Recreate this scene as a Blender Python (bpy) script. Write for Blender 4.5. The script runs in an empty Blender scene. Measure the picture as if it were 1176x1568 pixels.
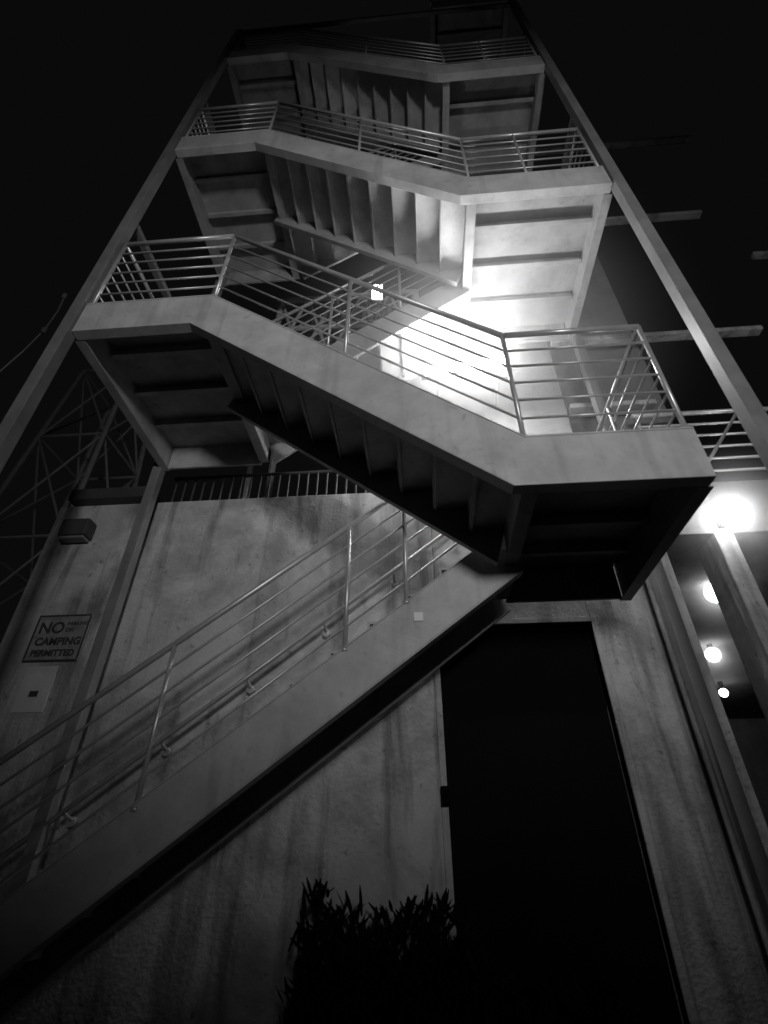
import bpy, bmesh, math, random
from mathutils import Vector, Matrix
random.seed(4)
CZ=1.15   # eye height above ground; heights below are measured from the eye level
COL=bpy.context.scene.collection

# ---------------- materials ----------------
def mat(name, base, rough=0.6, metal=0.0, var=0.25, scale=4.0, bump=0.15, streak=0.0, fine=60.0, spec=0.4, stain=0.0):
    m=bpy.data.materials.new(name); m.use_nodes=True
    nt=m.node_tree; b=nt.nodes['Principled BSDF']; N=nt.nodes.new; L=nt.links.new
    tc=N('ShaderNodeTexCoord')
    n1=N('ShaderNodeTexNoise'); n1.inputs['Scale'].default_value=scale; n1.inputs['Detail'].default_value=8; n1.inputs['Roughness'].default_value=0.65
    L(tc.outputs['Object'],n1.inputs['Vector'])
    r=N('ShaderNodeValToRGB'); r.color_ramp.elements[0].position=0.3; r.color_ramp.elements[1].position=0.7
    lo=base*(1-var); hi=base*(1+var*0.6)
    r.color_ramp.elements[0].color=(lo,lo,lo,1); r.color_ramp.elements[1].color=(hi,hi,hi,1)
    L(n1.outputs['Fac'],r.inputs['Fac'])
    out=r.outputs['Color']
    def layer(vec,scale,p0,p1,amt,out,det=6,rg=0.6):
        n2=N('ShaderNodeTexNoise'); n2.inputs['Scale'].default_value=scale; n2.inputs['Detail'].default_value=det; n2.inputs['Roughness'].default_value=rg
        n2.inputs['Distortion'].default_value=0.4
        L(vec,n2.inputs['Vector'])
        r2=N('ShaderNodeValToRGB'); r2.color_ramp.elements[0].position=p0; r2.color_ramp.elements[1].position=p1
        k=1-amt; r2.color_ramp.elements[0].color=(k,k,k,1); r2.color_ramp.elements[1].color=(1,1,1,1)
        L(n2.outputs['Fac'],r2.inputs['Fac'])
        mx=N('ShaderNodeMixRGB'); mx.blend_type='MULTIPLY'; mx.inputs[0].default_value=1
        L(out,mx.inputs[1]); L(r2.outputs[0],mx.inputs[2]); return mx.outputs[0]
    if streak>0:
        mp=N('ShaderNodeMapping'); mp.inputs['Scale'].default_value=(2.8,2.8,0.3)
        L(tc.outputs['Object'],mp.inputs['Vector'])
        out=layer(mp.outputs[0],1.5,0.36,0.50,streak,out)
    if stain>0:
        out=layer(tc.outputs['Object'],0.9,0.38,0.55,stain,out,9,0.72)
        out=layer(tc.outputs['Object'],14,0.27,0.36,stain,out,3,0.5)
    L(out,b.inputs['Base Color'])
    n3=N('ShaderNodeTexNoise'); n3.inputs['Scale'].default_value=fine; n3.inputs['Detail'].default_value=3
    L(tc.outputs['Object'],n3.inputs['Vector'])
    bp=N('ShaderNodeBump'); bp.inputs['Strength'].default_value=bump; bp.inputs['Distance'].default_value=0.01
    L(n3.outputs['Fac'],bp.inputs['Height']); L(bp.outputs[0],b.inputs['Normal'])
    mr=N('ShaderNodeMapRange'); mr.inputs['To Min'].default_value=max(0.05,rough-0.1); mr.inputs['To Max'].default_value=min(1,rough+0.15)
    L(n1.outputs['Fac'],mr.inputs['Value']); L(mr.outputs[0],b.inputs['Roughness'])
    b.inputs['Metallic'].default_value=metal; b.inputs['Specular IOR Level'].default_value=spec
    return m
def emit(name,s):
    m=bpy.data.materials.new(name); m.use_nodes=True
    b=m.node_tree.nodes['Principled BSDF']
    b.inputs['Base Color'].default_value=(.8,.8,.8,1)
    b.inputs['Emission Color'].default_value=(1,1,1,1); b.inputs['Emission Strength'].default_value=s
    return m
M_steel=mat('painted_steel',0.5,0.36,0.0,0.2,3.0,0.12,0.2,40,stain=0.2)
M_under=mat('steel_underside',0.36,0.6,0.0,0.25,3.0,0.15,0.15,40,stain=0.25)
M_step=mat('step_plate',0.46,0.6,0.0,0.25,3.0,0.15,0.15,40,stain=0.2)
M_rail=mat('galvanised_rail',0.5,0.3,0.4,0.15,8.0,0.05)
M_col=mat('column_steel',0.2,0.42,0.0,0.25,4.0,0.1,0.15)
M_mast=mat('mast_steel',0.25,0.6,0.0,0.25,4.0,0.1)
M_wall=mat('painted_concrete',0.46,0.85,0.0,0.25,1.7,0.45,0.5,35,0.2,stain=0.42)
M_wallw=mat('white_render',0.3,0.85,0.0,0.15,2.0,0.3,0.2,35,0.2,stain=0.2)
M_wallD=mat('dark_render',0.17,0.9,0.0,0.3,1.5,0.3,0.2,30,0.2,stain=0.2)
M_black=mat('door_black',0.004,0.9,0,0.3,3,0.1,spec=0.08)
M_ground=mat('asphalt',0.05,0.9,0,0.35,3,0.5,0,80,0.2)
M_dark=mat('dark_metal',0.05,0.5,0,0.3,5,0.1)
M_sign=mat('sign_face',0.27,0.6,0,0.4,9,0.1,stain=0.4)
M_signd=mat('sign_ink',0.04,0.6,0,0.4,14,0.1)
M_paper=mat('paper',0.5,0.8,0,0.1,9,0.1)
M_leaf=mat('foliage_dark',0.01,0.9,0,0.5,9,0.1,spec=0.03)
M_tube=emit('tube_glow',340)
M_bulb1=emit('bulb_glow_front',50)
M_bulb=emit('bulb_glow',12)
M_flood=emit('flood_glow',45)

# ---------------- mesh builder ----------------
class B:
    def __init__(s): s.v=[]; s.f=[]
    def box(s,x0,x1,y0,y1,z0,z1):
        n=len(s.v)
        s.v+=[(x,y,z) for z in(z0,z1) for y in(y0,y1) for x in(x0,x1)]
        for f in((0,2,3,1),(4,5,7,6),(0,1,5,4),(2,6,7,3),(0,4,6,2),(1,3,7,5)): s.f.append([n+i for i in f])
    def strip(s,top,bot,y0,y1):   # top/bot: lists of (x,z), extruded in y
        n=len(s.v); k=len(top)
        for (tx,tz),(bx,bz) in zip(top,bot): s.v+=[(tx,y0,tz),(bx,y0,bz),(tx,y1,tz),(bx,y1,bz)]
        for i in range(k-1):
            a=n+4*i; b=a+4
            s.f+=[[a,a+1,b+1,b],[a+2,b+2,b+3,a+3],[a,b,b+2,a+2],[a+1,a+3,b+3,b+1]]
        a=n; s.f.append([a,a+2,a+3,a+1]); a=n+4*(k-1); s.f.append([a,a+1,a+3,a+2])
    def bar(s,p,q,r,seg=8):
        p=Vector(p);q=Vector(q);d=(q-p)
        if d.length<1e-6: return
        d.normalize(); u=d.orthogonal().normalized(); w=d.cross(u); n=len(s.v)
        for c in(p,q):
            for i in range(seg):
                a=2*math.pi*i/seg; s.v.append(tuple(c+u*math.cos(a)*r+w*math.sin(a)*r))
        for i in range(seg): j=(i+1)%seg; s.f.append([n+i,n+j,n+seg+j,n+seg+i])
        s.f.append([n+i for i in range(seg)][::-1]); s.f.append([n+seg+i for i in range(seg)])
    def done(s,name,m,parent=None,bevel=0,smooth=False):
        me=bpy.data.meshes.new(name); me.from_pydata([(x,y,z+CZ) for x,y,z in s.v],[],s.f); me.update()
        ob=bpy.data.objects.new(name,me); COL.objects.link(ob); me.materials.append(m)
        bm=bmesh.new(); bm.from_mesh(me); bmesh.ops.recalc_face_normals(bm,faces=bm.faces); bm.to_mesh(me); bm.free()
        if smooth:
            for p in me.polygons: p.use_smooth=len(p.vertices)==4
        if bevel:
            md=ob.modifiers.new('bv','BEVEL'); md.width=bevel; md.segments=2; md.limit_method='ANGLE'
        if parent: ob.parent=parent
        return ob
def empty(name):
    e=bpy.data.objects.new(name,None); COL.objects.link(e); return e

# ---------------- surveyed dimensions ----------------
Yf,Ym,Yb,Yw=2.39,3.35,4.19,4.36
L0,L1,R0,R1,RA=-2.76,-1.64,0.69,2.03,1.70
zA,h,fd=2.205,1.807,0.36
mit=0.12
Z=lambda n: zA+h*n
R=1.05
tower=empty('stair_tower')
st=B(); un=B(); rl=B(); tr=B()
def profile(n):  # right landing n (even) and left landing n+1
    r1=RA if n==0 else R1
    top=[(r1,Z(n)),(R0,Z(n)),(L1,Z(n+1)),(L0,Z(n+1))]
    bot=[(r1,Z(n)-fd),(R0-mit,Z(n)-fd),(L1-mit,Z(n+1)-fd),(L0,Z(n+1)-fd)]
    return top,bot
for n in (0,2,4):
    t,b=profile(n)
    st.strip(t,b,Yf,Yf+0.035)
    st.strip([(x,z) for x,z in b],[(x,z-0.014) for x,z in b],Yf-0.004,Yf+0.09)
    st.strip([(x,z+0.014) for x,z in t],[(x,z) for x,z in t],Yf-0.004,Yf+0.08)
    t2=t[1:3]; b2=b[1:3]
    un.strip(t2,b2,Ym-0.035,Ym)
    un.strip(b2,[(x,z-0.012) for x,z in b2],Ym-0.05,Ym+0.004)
def steps(xa,za,xb,zb,y0,y1,n=9,drop=0.26):
    # folded plate from lower (xa,za) to upper (xb,zb): risers and treads of one bent sheet
    dx=(xb-xa)/n; dz=(zb-za)/n; t=0.018*(1 if dx>0 else -1)
    for i in range(n):
        x=xa+dx*i; z=za+dz*i-drop
        lo,hi=sorted((x,x+t)); tr.box(lo,hi,y0,y1,z-0.03,z+dz)
        lo,hi=sorted((x,x+dx+t*1.5)); tr.box(lo,hi,y0+.001,y1-.001,z+dz,z+dz+0.018)
for n in (0,2,4): steps(R0-0.02,Z(n)-0.02,L1,Z(n+1)-0.02,Yf+0.035,Ym-0.035)
y1=Ym+0.07
for n in (1,3,5):
    t=[(L1,Z(n)),(R0,Z(n+1))]; b=[(L1+mit,Z(n)-fd),(R0+mit*0.2,Z(n+1)-fd)]
    un.strip(t,b,y1,y1+0.035); un.strip(t,b,Yb-0.035,Yb)
    steps(L1+0.02,Z(n)-0.02,R0,Z(n+1)-0.02,y1+0.035,Yb-0.035)
# first flight from the ground
sl=h/(R0-L1); X0=R0-(zA+CZ-0.02)/sl
t=[(X0-0.1,-CZ+0.02),(R0,zA)]; b=[(X0+0.38,-CZ+0.01),(R0+0.08,zA-fd)]
st.strip(t,b,y1,y1+0.035); st.strip(b,[(x,z-0.014) for x,z in b],y1-0.004,y1+0.09)
st.strip([(x,z+0.014) for x,z in t],t,y1-0.004,y1+0.08)
st.strip(t,b,Yb-0.035,Yb)
steps(X0,-CZ+0.0,R0,zA-0.02,y1+0.035,Yb-0.035,16,0.1)
# landings
def landing(n):
    if n%2==0: xa,xb=R0,(RA if n==0 else R1)
    else: xa,xb=L0,L1
    z=Z(n); YB=Yb if n else 4.02
    un.box(xa,xb,Yf+0.037,YB,z-0.05,z-0.012)
    kx0,kx1=(xa-0.02,xa+0.02) if n%2==0 else (xb-0.02,xb+0.02)
    ex0,ex1=(xb-0.03,xb) if n%2==0 else (xa,xa+0.03)
    un.box(ex0,ex1,Yf+0.037,YB,z-fd+0.002,z-0.052)
    un.box(ex0-0.03,ex1+0.03,Yf+0.1,YB,z-fd-0.012,z-fd)
    un.box(kx0,kx1,Yf+0.037,YB,z-fd+0.05,z-0.052)
    un.box(kx0-0.03,kx1+0.03,Yf+0.1,YB,z-fd+0.036,z-fd+0.048)
    un.box(min(ex0,kx0)+0.045,max(ex1,kx1)-0.045,YB-0.03,YB-0.002,z-fd,z-0.052)
    for i in (1,2,3):
        y=Yf+(YB-Yf)*i/4
        un.box(xa+0.04,xb-0.04,y-0.012,y+0.012,z-0.13,z-0.052)
        un.box(xa+0.04,xb-0.04,y-0.025,y+0.025,z-0.142,z-0.132)
for n in range(0,7): landing(n)
# columns
cl=B()
def colm(x,y,z0,z1,w=0.05): cl.box(x-w,x+w,y-w,y+w,z0,z1)
colm(R1+0.055,Yf+0.02,-CZ,17,0.05); colm(L0-0.055,Yf+0.02,-CZ,Z(5)+1.25,0.05)
colm(L0-0.055,Yb-0.02,-CZ,Z(5)+1.2,0.05); colm(R1+0.055,Yb-0.02,-CZ,16,0.05)
cl.box(L0,R1,Yf-0.01,Yf+0.05,Z(5)+1.16,Z(5)+1.25)
cl.box(L0-0.1,L0,Yf+0.08,Yb-0.08,Z(5)+1.16,Z(5)+1.24)
for n in (3,5): cl.box(R1+0.02,R1+0.08,Yf+0.08,Yb-0.08,Z(n)-0.3,Z(n)-0.2)
for n in (2,4): cl.box(L0-0.09,L0-0.02,Yf+0.08,Yb-0.08,Z(n)-0.3,Z(n)-0.22)
# railings
HB=(0.19,0.36,0.53,0.70,0.87)
def rail(pts,posts=None,r=0.021,br=0.0095,top=True):
    for a,b in zip(pts,pts[1:]):
        a=Vector(a);b=Vector(b)
        for k in HB: rl.bar(a+Vector((0,0,k)),b+Vector((0,0,k)),br,6)
        rl.bar(a+Vector((0,0,R)),b+Vector((0,0,R)),r,10)
    for p in (posts or pts):
        rl.bar(p,Vector(p)+Vector((0,0,R)),0.017,8)
        rl.bar(Vector(p)+Vector((0,0,0.001)),Vector(p)+Vector((0,0,0.03)),0.03,8)
def lerp(a,b,t): return tuple(a[i]+(b[i]-a[i])*t for i in range(3))
for n in (0,2,4):
    r1=(RA if n==0 else R1)-0.03; y=Yf+0.03
    pa=(r1,y,Z(n)); pb=(R0,y,Z(n)); pc=(L1,y,Z(n+1)); pd=(L0+0.03,y,Z(n+1))
    posts=[pa,pb,lerp(pb,pc,.5),pc,pd]
    if n: posts.append(lerp(pa,pb,.55))
    rail([pa,pb,pc,pd],posts)
    for X,nn in ((r1,n),(L0+0.03,n+1)):
        yb=(4.0 if nn==0 else Yb-0.04)
        a=(X,y,Z(nn)); b=(X,yb,Z(nn)); rail([a,b],[lerp(a,b,.5),b])
    a=(L0+0.03,Yb-0.04,Z(n+1)); b=(L1,Yb-0.04,Z(n+1)); rail([a,b],[b])
for n in (1,3,5):
    a=(L1,y1+0.02,Z(n)); b=(R0,y1+0.02,Z(n+1)); rail([a,b],[a,lerp(a,b,.33),lerp(a,b,.67),b])
a=(R0,Yf+.03,Z(6)); b=(R1-.03,Yf+.03,Z(6)); rail([a,b])
st.strip([(R1,Z(6)),(R0,Z(6))],[(R1,Z(6)-fd),(R0,Z(6)-fd)],Yf,Yf+0.035)
def on1(x): return (x,y1+0.02,zA-sl*(R0-x))
rail([on1(X0),on1(R0-0.05)],[on1(x) for x in (X0+.05,-2.95,-1.77,-0.54,-0.10,R0-0.05)])
a=Vector(on1(X0)); b=Vector(on1(R0)); off=Vector((0,Yb-0.03-y1-0.02,0.78))
rl.bar(a+off,b+off,0.02,8)
for i in range(7):
    p=a.lerp(b,(i+.5)/7)+off; rl.bar(p,p+Vector((0,0.17,-0.05)),0.013,6); rl.bar(p+Vector((0,0.13,-0.05)),p+Vector((0,0.165,-0.05)),0.035,10)
st.done('front_stringers_and_fascias',M_steel,tower,0.004)
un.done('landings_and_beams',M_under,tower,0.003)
tr.done('folded_plate_steps',M_step,tower)
cl.done('steel_columns',M_col,tower,0.005)
rl.done('tube_railings',M_rail,tower,smooth=True)
lb=B(); p=on1(-0.02); lb.box(p[0]-.03,p[0]+.035,y1-0.010,y1-0.002,p[2]-.2,p[2]-.135); lb.done('label_plate',mat('label_paint',0.8,0.6,0,0.05),tower)

# ---------------- building ----------------
bd=empty('concrete_building')
D0,D1,DZ=0.14,1.485,1.80
WT=3.34
w=B()
w.box(-3.95,D0,Yw,Yw+0.3,-CZ,WT)
w.box(D0,D1,Yw,Yw+0.3,DZ,WT)
w.box(D1,2.0,Yw,Yw+0.3,-CZ,WT)
w.box(2.0,2.07,Yw+0.06,Yw+0.3,-CZ,WT)
w.box(2.07,2.32,Yw-0.03,Yw+0.4,-CZ,WT-0.1)
w.box(2.84,3.02,Yw+0.02,Yw+0.4,-CZ,2.68)
w.box(-3.95,-3.65,Yw+0.3,14,-CZ,WT)
w.done('walls',M_wall,bd,0.012)
u=B()
u.box(-0.05,1.86,Yw+0.15,Yw+0.45,WT,6.4)
u.done('upper_wall',M_wallw,bd,0.01)
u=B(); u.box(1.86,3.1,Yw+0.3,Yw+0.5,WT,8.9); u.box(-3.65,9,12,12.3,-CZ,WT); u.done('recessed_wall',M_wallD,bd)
u=B()
for z,x1 in ((5.78,4.6),(8.87,4.9),(11.8,5.7)): u.box(1.9,x1,Yw+0.08,Yw+0.2,z,z+0.07)
u.box(1.9,2.9,Yw+.1,Yw+.28,4.55,4.62); u.box(5.2,7.5,Yw+0.1,Yw+0.2,7.55,7.62)
u.done('floor_ledges',M_wall,bd,0.01)
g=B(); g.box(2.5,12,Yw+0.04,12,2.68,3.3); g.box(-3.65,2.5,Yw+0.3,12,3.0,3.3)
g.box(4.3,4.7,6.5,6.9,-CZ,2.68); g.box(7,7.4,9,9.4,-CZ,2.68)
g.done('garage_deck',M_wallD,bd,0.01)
d=B(); d.box(D0-0.05,D0,Yw-0.012,Yw+0.12,-CZ,DZ+0.05); d.box(D1,D1+0.05,Yw-0.012,Yw+0.12,-CZ,DZ+0.05); d.box(D0,D1,Yw-0.012,Yw+0.12,DZ,DZ+0.05)
d.done('door_frame',M_wall,bd,0.004)
d=B(); d.box(D0+.002,D1-.002,Yw+0.13,Yw+0.18,-CZ,DZ-0.002)
d.done('door_leaf',M_black,bd,0.003)
d=B(); d.box(D0-0.05,D0+0.02,Yw-0.05,Yw-0.014,0.40,0.53); d.bar((D0-.02,Yw-.05,.48),(D0-.02,Yw-.1,.48),.018); d.done('door_latch',M_black,bd,0.004)
f=B()
x=-2.75
while x<0: f.bar((x,Yw+0.12,WT),(x,Yw+0.12,WT+0.42),0.012,6); x+=0.11
f.bar((-2.8,Yw+0.12,WT+0.42),(0,Yw+0.12,WT+0.42),0.02); f.bar((-2.8,Yw+0.12,WT+0.06),(0,Yw+0.12,WT+0.06),0.012)
f.box(-3.8,-2.9,Yw-0.12,Yw+0.3,WT+0.002,WT+0.14)
f.done('roof_edge_pickets',M_dark,bd)
rl=B(); yy=Yw+0.1
rail([(2.55,yy,3.3),(6,yy,3.3)],[(2.6,yy,3.3),(3.9,yy,3.3),(5,yy,3.3)],0.03,0.018)
rl.bar((2.9,yy,3.3),(3.7,yy,4.3),.02); rl.done('deck_railing',M_rail,bd,smooth=True)

# ---------------- wall fittings ----------------
s=empty('notice_sign'); y=Yw
q=B(); q.box(-3.64,-3.12,y-0.02,y-0.004,1.57,2.02); q.done('sign_board',M_sign,s,0.003)
q=B()
for a in ((-3.64,-3.12,1.57,1.585),(-3.64,-3.12,2.005,2.02),(-3.64,-3.625,1.59,2.0),(-3.135,-3.12,1.59,2.0)): q.box(a[0],a[1],y-0.026,y-0.0205,a[2],a[3])
q.done('sign_border',M_signd,s)
def txt(body,x,z,size,par,yy,m,bold=0.002):
    cu=bpy.data.curves.new('lettering','FONT'); cu.body=body; cu.size=size; cu.offset=bold; cu.extrude=0.001
    ob=bpy.data.objects.new('lettering_'+body.lower().replace(' ','_'),cu); COL.objects.link(ob)
    ob.location=(x,yy,z+CZ); ob.rotation_euler=(math.pi/2,0,0); cu.materials.append(m); ob.parent=par
txt('NO',-3.60,1.84,0.155,s,y-0.022,M_signd,.004); txt('PARKING',-3.335,1.915,0.048,s,y-0.022,M_signd,.001); txt('OR',-3.335,1.85,0.055,s,y-0.022,M_signd,.001)
txt('CAMPING',-3.59,1.725,0.10,s,y-0.022,M_signd,.004); txt('PERMITTED',-3.59,1.62,0.082,s,y-0.022,M_signd,.004)
q=B(); q.box(-3.57,-3.28,y-0.008,y-0.002,1.13,1.53); o=q.done('paper_notice',M_paper)
q=B(); q.box(-3.46,-3.38,y-0.010,y-0.0085,1.26,1.31); c=q.done('printed_mark',M_signd,o)
wl=empty('wall_lamp')
q=B(); q.box(-3.72,-3.42,y-0.16,y-0.01,2.86,3.06); q.done('lamp_housing',M_dark,wl,0.02)
q=B(); q.box(-3.70,-3.44,y-0.14,y-0.03,2.83,2.858); q.done('lamp_lens',M_col,wl,0.01)
fl=empty('fluorescent_lamp')
q=B(); q.bar((0.165,3.80,4.60),(1.08,3.80,4.71),0.028,12); q.done('glowing_tube',M_tube,fl,smooth=True)
q=B(); q.strip([(0.13,4.66),(1.12,4.78)],[(0.13,4.56),(1.12,4.68)],3.87,3.92)
for x in (0.14,1.09): q.box(x,x+.02,3.78,3.87,4.58+.115*(x>1),4.62+.115*(x>1))
for x in (0.3,1.0): q.box(x,x+.03,3.92,Yw+.15,4.64,4.68)
q.done('lamp_batten',M_steel,fl,0.003)
for i,(x,yy,z,rr) in enumerate([(2.98,4.24,2.80,.11),(3.3,5.5,2.57,.11),(4.1,7.45,2.53,.1),(5.06,9.3,2.5,.07)]):
    e=empty('bulkhead_lamp')
    me=bpy.data.meshes.new('glowing_globe'); bm=bmesh.new(); bmesh.ops.create_uvsphere(bm,u_segments=14,v_segments=8,radius=rr); bm.to_mesh(me); bm.free()
    for p in me.polygons: p.use_smooth=True
    ob=bpy.data.objects.new('glowing_globe',me); COL.objects.link(ob); ob.location=(x,yy,z+CZ); me.materials.append(M_bulb if i else M_bulb1); ob.parent=e
    q=B()
    if i==0: q.box(x-.07,x+.07,yy+.09,yy+.15,z-.07,z+.07)
    else: q.bar((x,yy,z+.06),(x,yy,2.69),0.04)
    q.done('lamp_base',M_dark,e)
# floodlight on the roof truss behind the stair
e=empty('flood_lamp')
q=B(); q.box(-0.56,-0.40,4.76,4.765,7.55,7.95); q.done('flood_lens',M_flood,e)
q=B(); q.box(-0.59,-0.37,4.768,4.86,7.52,7.98); q.done('flood_housing',M_dark,e,0.01)

# added scattering volumes that imitate lens glow around the lamps, fading out from each
def glow_volume(name,c,rad,dens):
    me=bpy.data.meshes.new(name); bm=bmesh.new(); bmesh.ops.create_icosphere(bm,subdivisions=3,radius=1); bm.to_mesh(me); bm.free()
    ob=bpy.data.objects.new(name,me); COL.objects.link(ob); ob.location=(c[0],c[1],c[2]+CZ); ob.scale=rad
    m=bpy.data.materials.new(name); m.use_nodes=True; nt=m.node_tree; nt.nodes.clear()
    v=nt.nodes.new('ShaderNodeVolumeScatter'); v.inputs['Anisotropy'].default_value=0.2
    tc=nt.nodes.new('ShaderNodeTexCoord'); g=nt.nodes.new('ShaderNodeTexGradient'); g.gradient_type='QUADRATIC_SPHERE'
    mu=nt.nodes.new('ShaderNodeMath'); mu.operation='MULTIPLY'; mu.inputs[1].default_value=dens
    nt.links.new(tc.outputs['Object'],g.inputs[0]); nt.links.new(g.outputs['Fac'],mu.inputs[0]); nt.links.new(mu.outputs[0],v.inputs['Density'])
    o=nt.nodes.new('ShaderNodeOutputMaterial'); nt.links.new(v.outputs[0],o.inputs['Volume']); me.materials.append(m)
glow_volume('lamp_glow_volume',(0.65,3.4,4.45),(2.3,1.7,2.2),0.55)
glow_volume('lamp_glow_volume',(2.98,4.24,2.8),(0.8,0.7,0.8),1.4)
glow_volume('lamp_glow_volume',(3.3,5.5,2.5),(0.6,0.6,0.6),2.0)
glow_volume('lamp_glow_volume',(4.1,7.45,2.5),(0.7,0.7,0.7),2.0)

# ---------------- lattice mast on the left ----------------
q=B(); cx,cy=-7.6,8.6
def ww(z): return 1.25-0.06*(z)
lv=[-1.15,2.2,5.2,8.0,10.4]
def cor(i,z): 
    a=ww(z); return (cx+(a if i in(1,2) else -a),cy+(a if i in(2,3) else -a),z)
for i in range(4):
    q.bar(cor(i,lv[0]),cor(i,lv[-1]),0.06,6)
    for a,b in zip(lv,lv[1:]):
        j=(i+1)%4
        q.bar(cor(i,a),cor(j,b),0.025,6); q.bar(cor(j,a),cor(i,b),0.025,6); q.bar(cor(i,b),cor(j,b),0.03,6)
q.done('lattice_mast',M_mast)
q=B(); pts=[]
for i in range(13):
    t=i/12; pts.append(Vector((-2.95-0.55*t+0.1*math.sin(t*9),Yf-0.05,4.1-3.4*t+0.1*math.sin(t*6))))
for a,b in zip(pts,pts[1:]): q.bar(a,b,0.008,6)
for p in pts[::2]: q.bar(p,p+Vector((0,0,-0.06)),0.02,8)
q.done('string_light_cable',M_dark)
q=B()
for yy in (4.9,5.7):
    for i in range(5):
        x=-2.1+i*0.45; za,zb=6.3,7.9
        q.bar((x,yy,za),(x+0.45,yy,zb),0.03,6); q.bar((x+0.45,yy,za),(x,yy,zb),0.03,6)
        q.bar((x,4.9,za),(x,5.7,za),0.03,6); q.bar((x,4.9,zb),(x,5.7,zb),0.03,6)
    for z in (6.3,7.1,7.9): q.bar((-2.1,yy,z),(0.15,yy,z),0.045)
for x in (-2.1,0.15):
    for yy in (4.9,5.7): q.bar((x,yy,3.3),(x,yy,7.9),0.05)
q.done('roof_truss',M_rail)

# ---------------- shrub ----------------
q=B()
def blade(p,d,L,wd):
    n=len(q.v)
    side=Vector((random.uniform(-1,1),random.uniform(-.5,.5),0)).normalized()
    pos=Vector(p); dd=d.copy()
    prof=(0.5,1.0,0.85,0.25)
    for k in range(4):
        t=k/3; wk=wd*prof[k]
        q.v.append(tuple(pos-side*wk)); q.v.append(tuple(pos+side*wk))
        pos=pos+dd*(L/3); dd=(dd+Vector((0,0,-0.25*t))).normalized()
    for k in range(3): q.f.append([n+2*k,n+2*k+1,n+2*k+3,n+2*k+2])
clumps=[(-0.72,-0.02),(-0.62,-.13),(-0.50,-0.07),(-0.30,-0.13),(-0.13,-0.09),(0.02,-0.05),(0.14,-0.12)]
for c in range(34):
    x=random.uniform(-1.1,1.0)
    top=-0.34-(-0.72-x)*1.5 if x<-0.72 else (-0.22 if x<0.25 else -0.45)
    clumps.append((x,top+random.uniform(-.15,.05)))
for x,top in clumps:
    y=random.uniform(3.5,4.15); ht=top+CZ
    for k in range(110):
        a=random.uniform(0,6.28); tl=random.uniform(0.1,1.6)
        d=Vector((math.cos(a)*tl,math.sin(a)*tl,1)).normalized()
        b0=random.uniform(0.15,0.93)*ht; sp=0.10*(1.2-b0/ht)+0.012
        blade((x+random.gauss(0,sp),y+random.gauss(0,sp),-CZ+b0),d,min(0.15,(ht-b0))*random.uniform(.6,1.1),random.uniform(.008,.018))
    q.bar((x,y,-CZ),(x,y,-CZ+ht*0.85),0.01,5)
q.done('leafy_shrub',M_leaf)

# ---------------- ground ----------------
q=B(); q.box(-150,150,-150,150,-CZ-0.3,-CZ); q.done('ground',M_ground)

# ---------------- street lamp behind the viewer ----------------
sl_=empty('street_lamp')
LP=Vector((1.6,-6.0,2.4))
q=B(); q.bar((LP.x,LP.y-.5,-CZ),(LP.x,LP.y-.5,2.5),0.06,12); q.bar((LP.x,LP.y-.5,2.45),(LP.x,LP.y-.15,2.45),0.03); q.box(LP.x-.2,LP.x+.2,LP.y-.2,LP.y-.08,2.25,2.6); q.done('pole_and_head',M_col,sl_)
ld=bpy.data.lights.new('lamp_light','SPOT'); ld.energy=1550; ld.spot_size=math.radians(69); ld.spot_blend=1.0; ld.shadow_soft_size=0.45
lo=bpy.data.objects.new('lamp_light',ld); COL.objects.link(lo); lo.location=(LP.x,LP.y,LP.z+CZ)
dr=Vector((0.45,3.4,4.9))-LP; lo.rotation_euler=dr.to_track_quat('-Z','Y').to_euler(); lo.parent=sl_

# ---------------- night sky ----------------
wd=bpy.data.worlds.new('World'); bpy.context.scene.world=wd; wd.use_nodes=True
bg=wd.node_tree.nodes['Background']; bg.inputs[0].default_value=(0.5,0.5,0.5,1); bg.inputs[1].default_value=0.006

sc=bpy.context.scene
sc.view_settings.view_transform='Standard'; sc.view_settings.look='None'; sc.view_settings.exposure=0
cd=bpy.data.cameras.new('camera'); cd.lens=36*786.2/1568; cd.sensor_width=36; cd.sensor_fit='AUTO'; cd.clip_end=500; cd.clip_start=0.05
cd.dof.use_dof=True; cd.dof.focus_distance=5.2; cd.dof.aperture_fstop=1.0
co=bpy.data.objects.new('camera',cd); COL.objects.link(co); co.location=(0,0,CZ)
co.rotation_euler=(math.pi/2+0.6128,0,0.0769); sc.camera=co
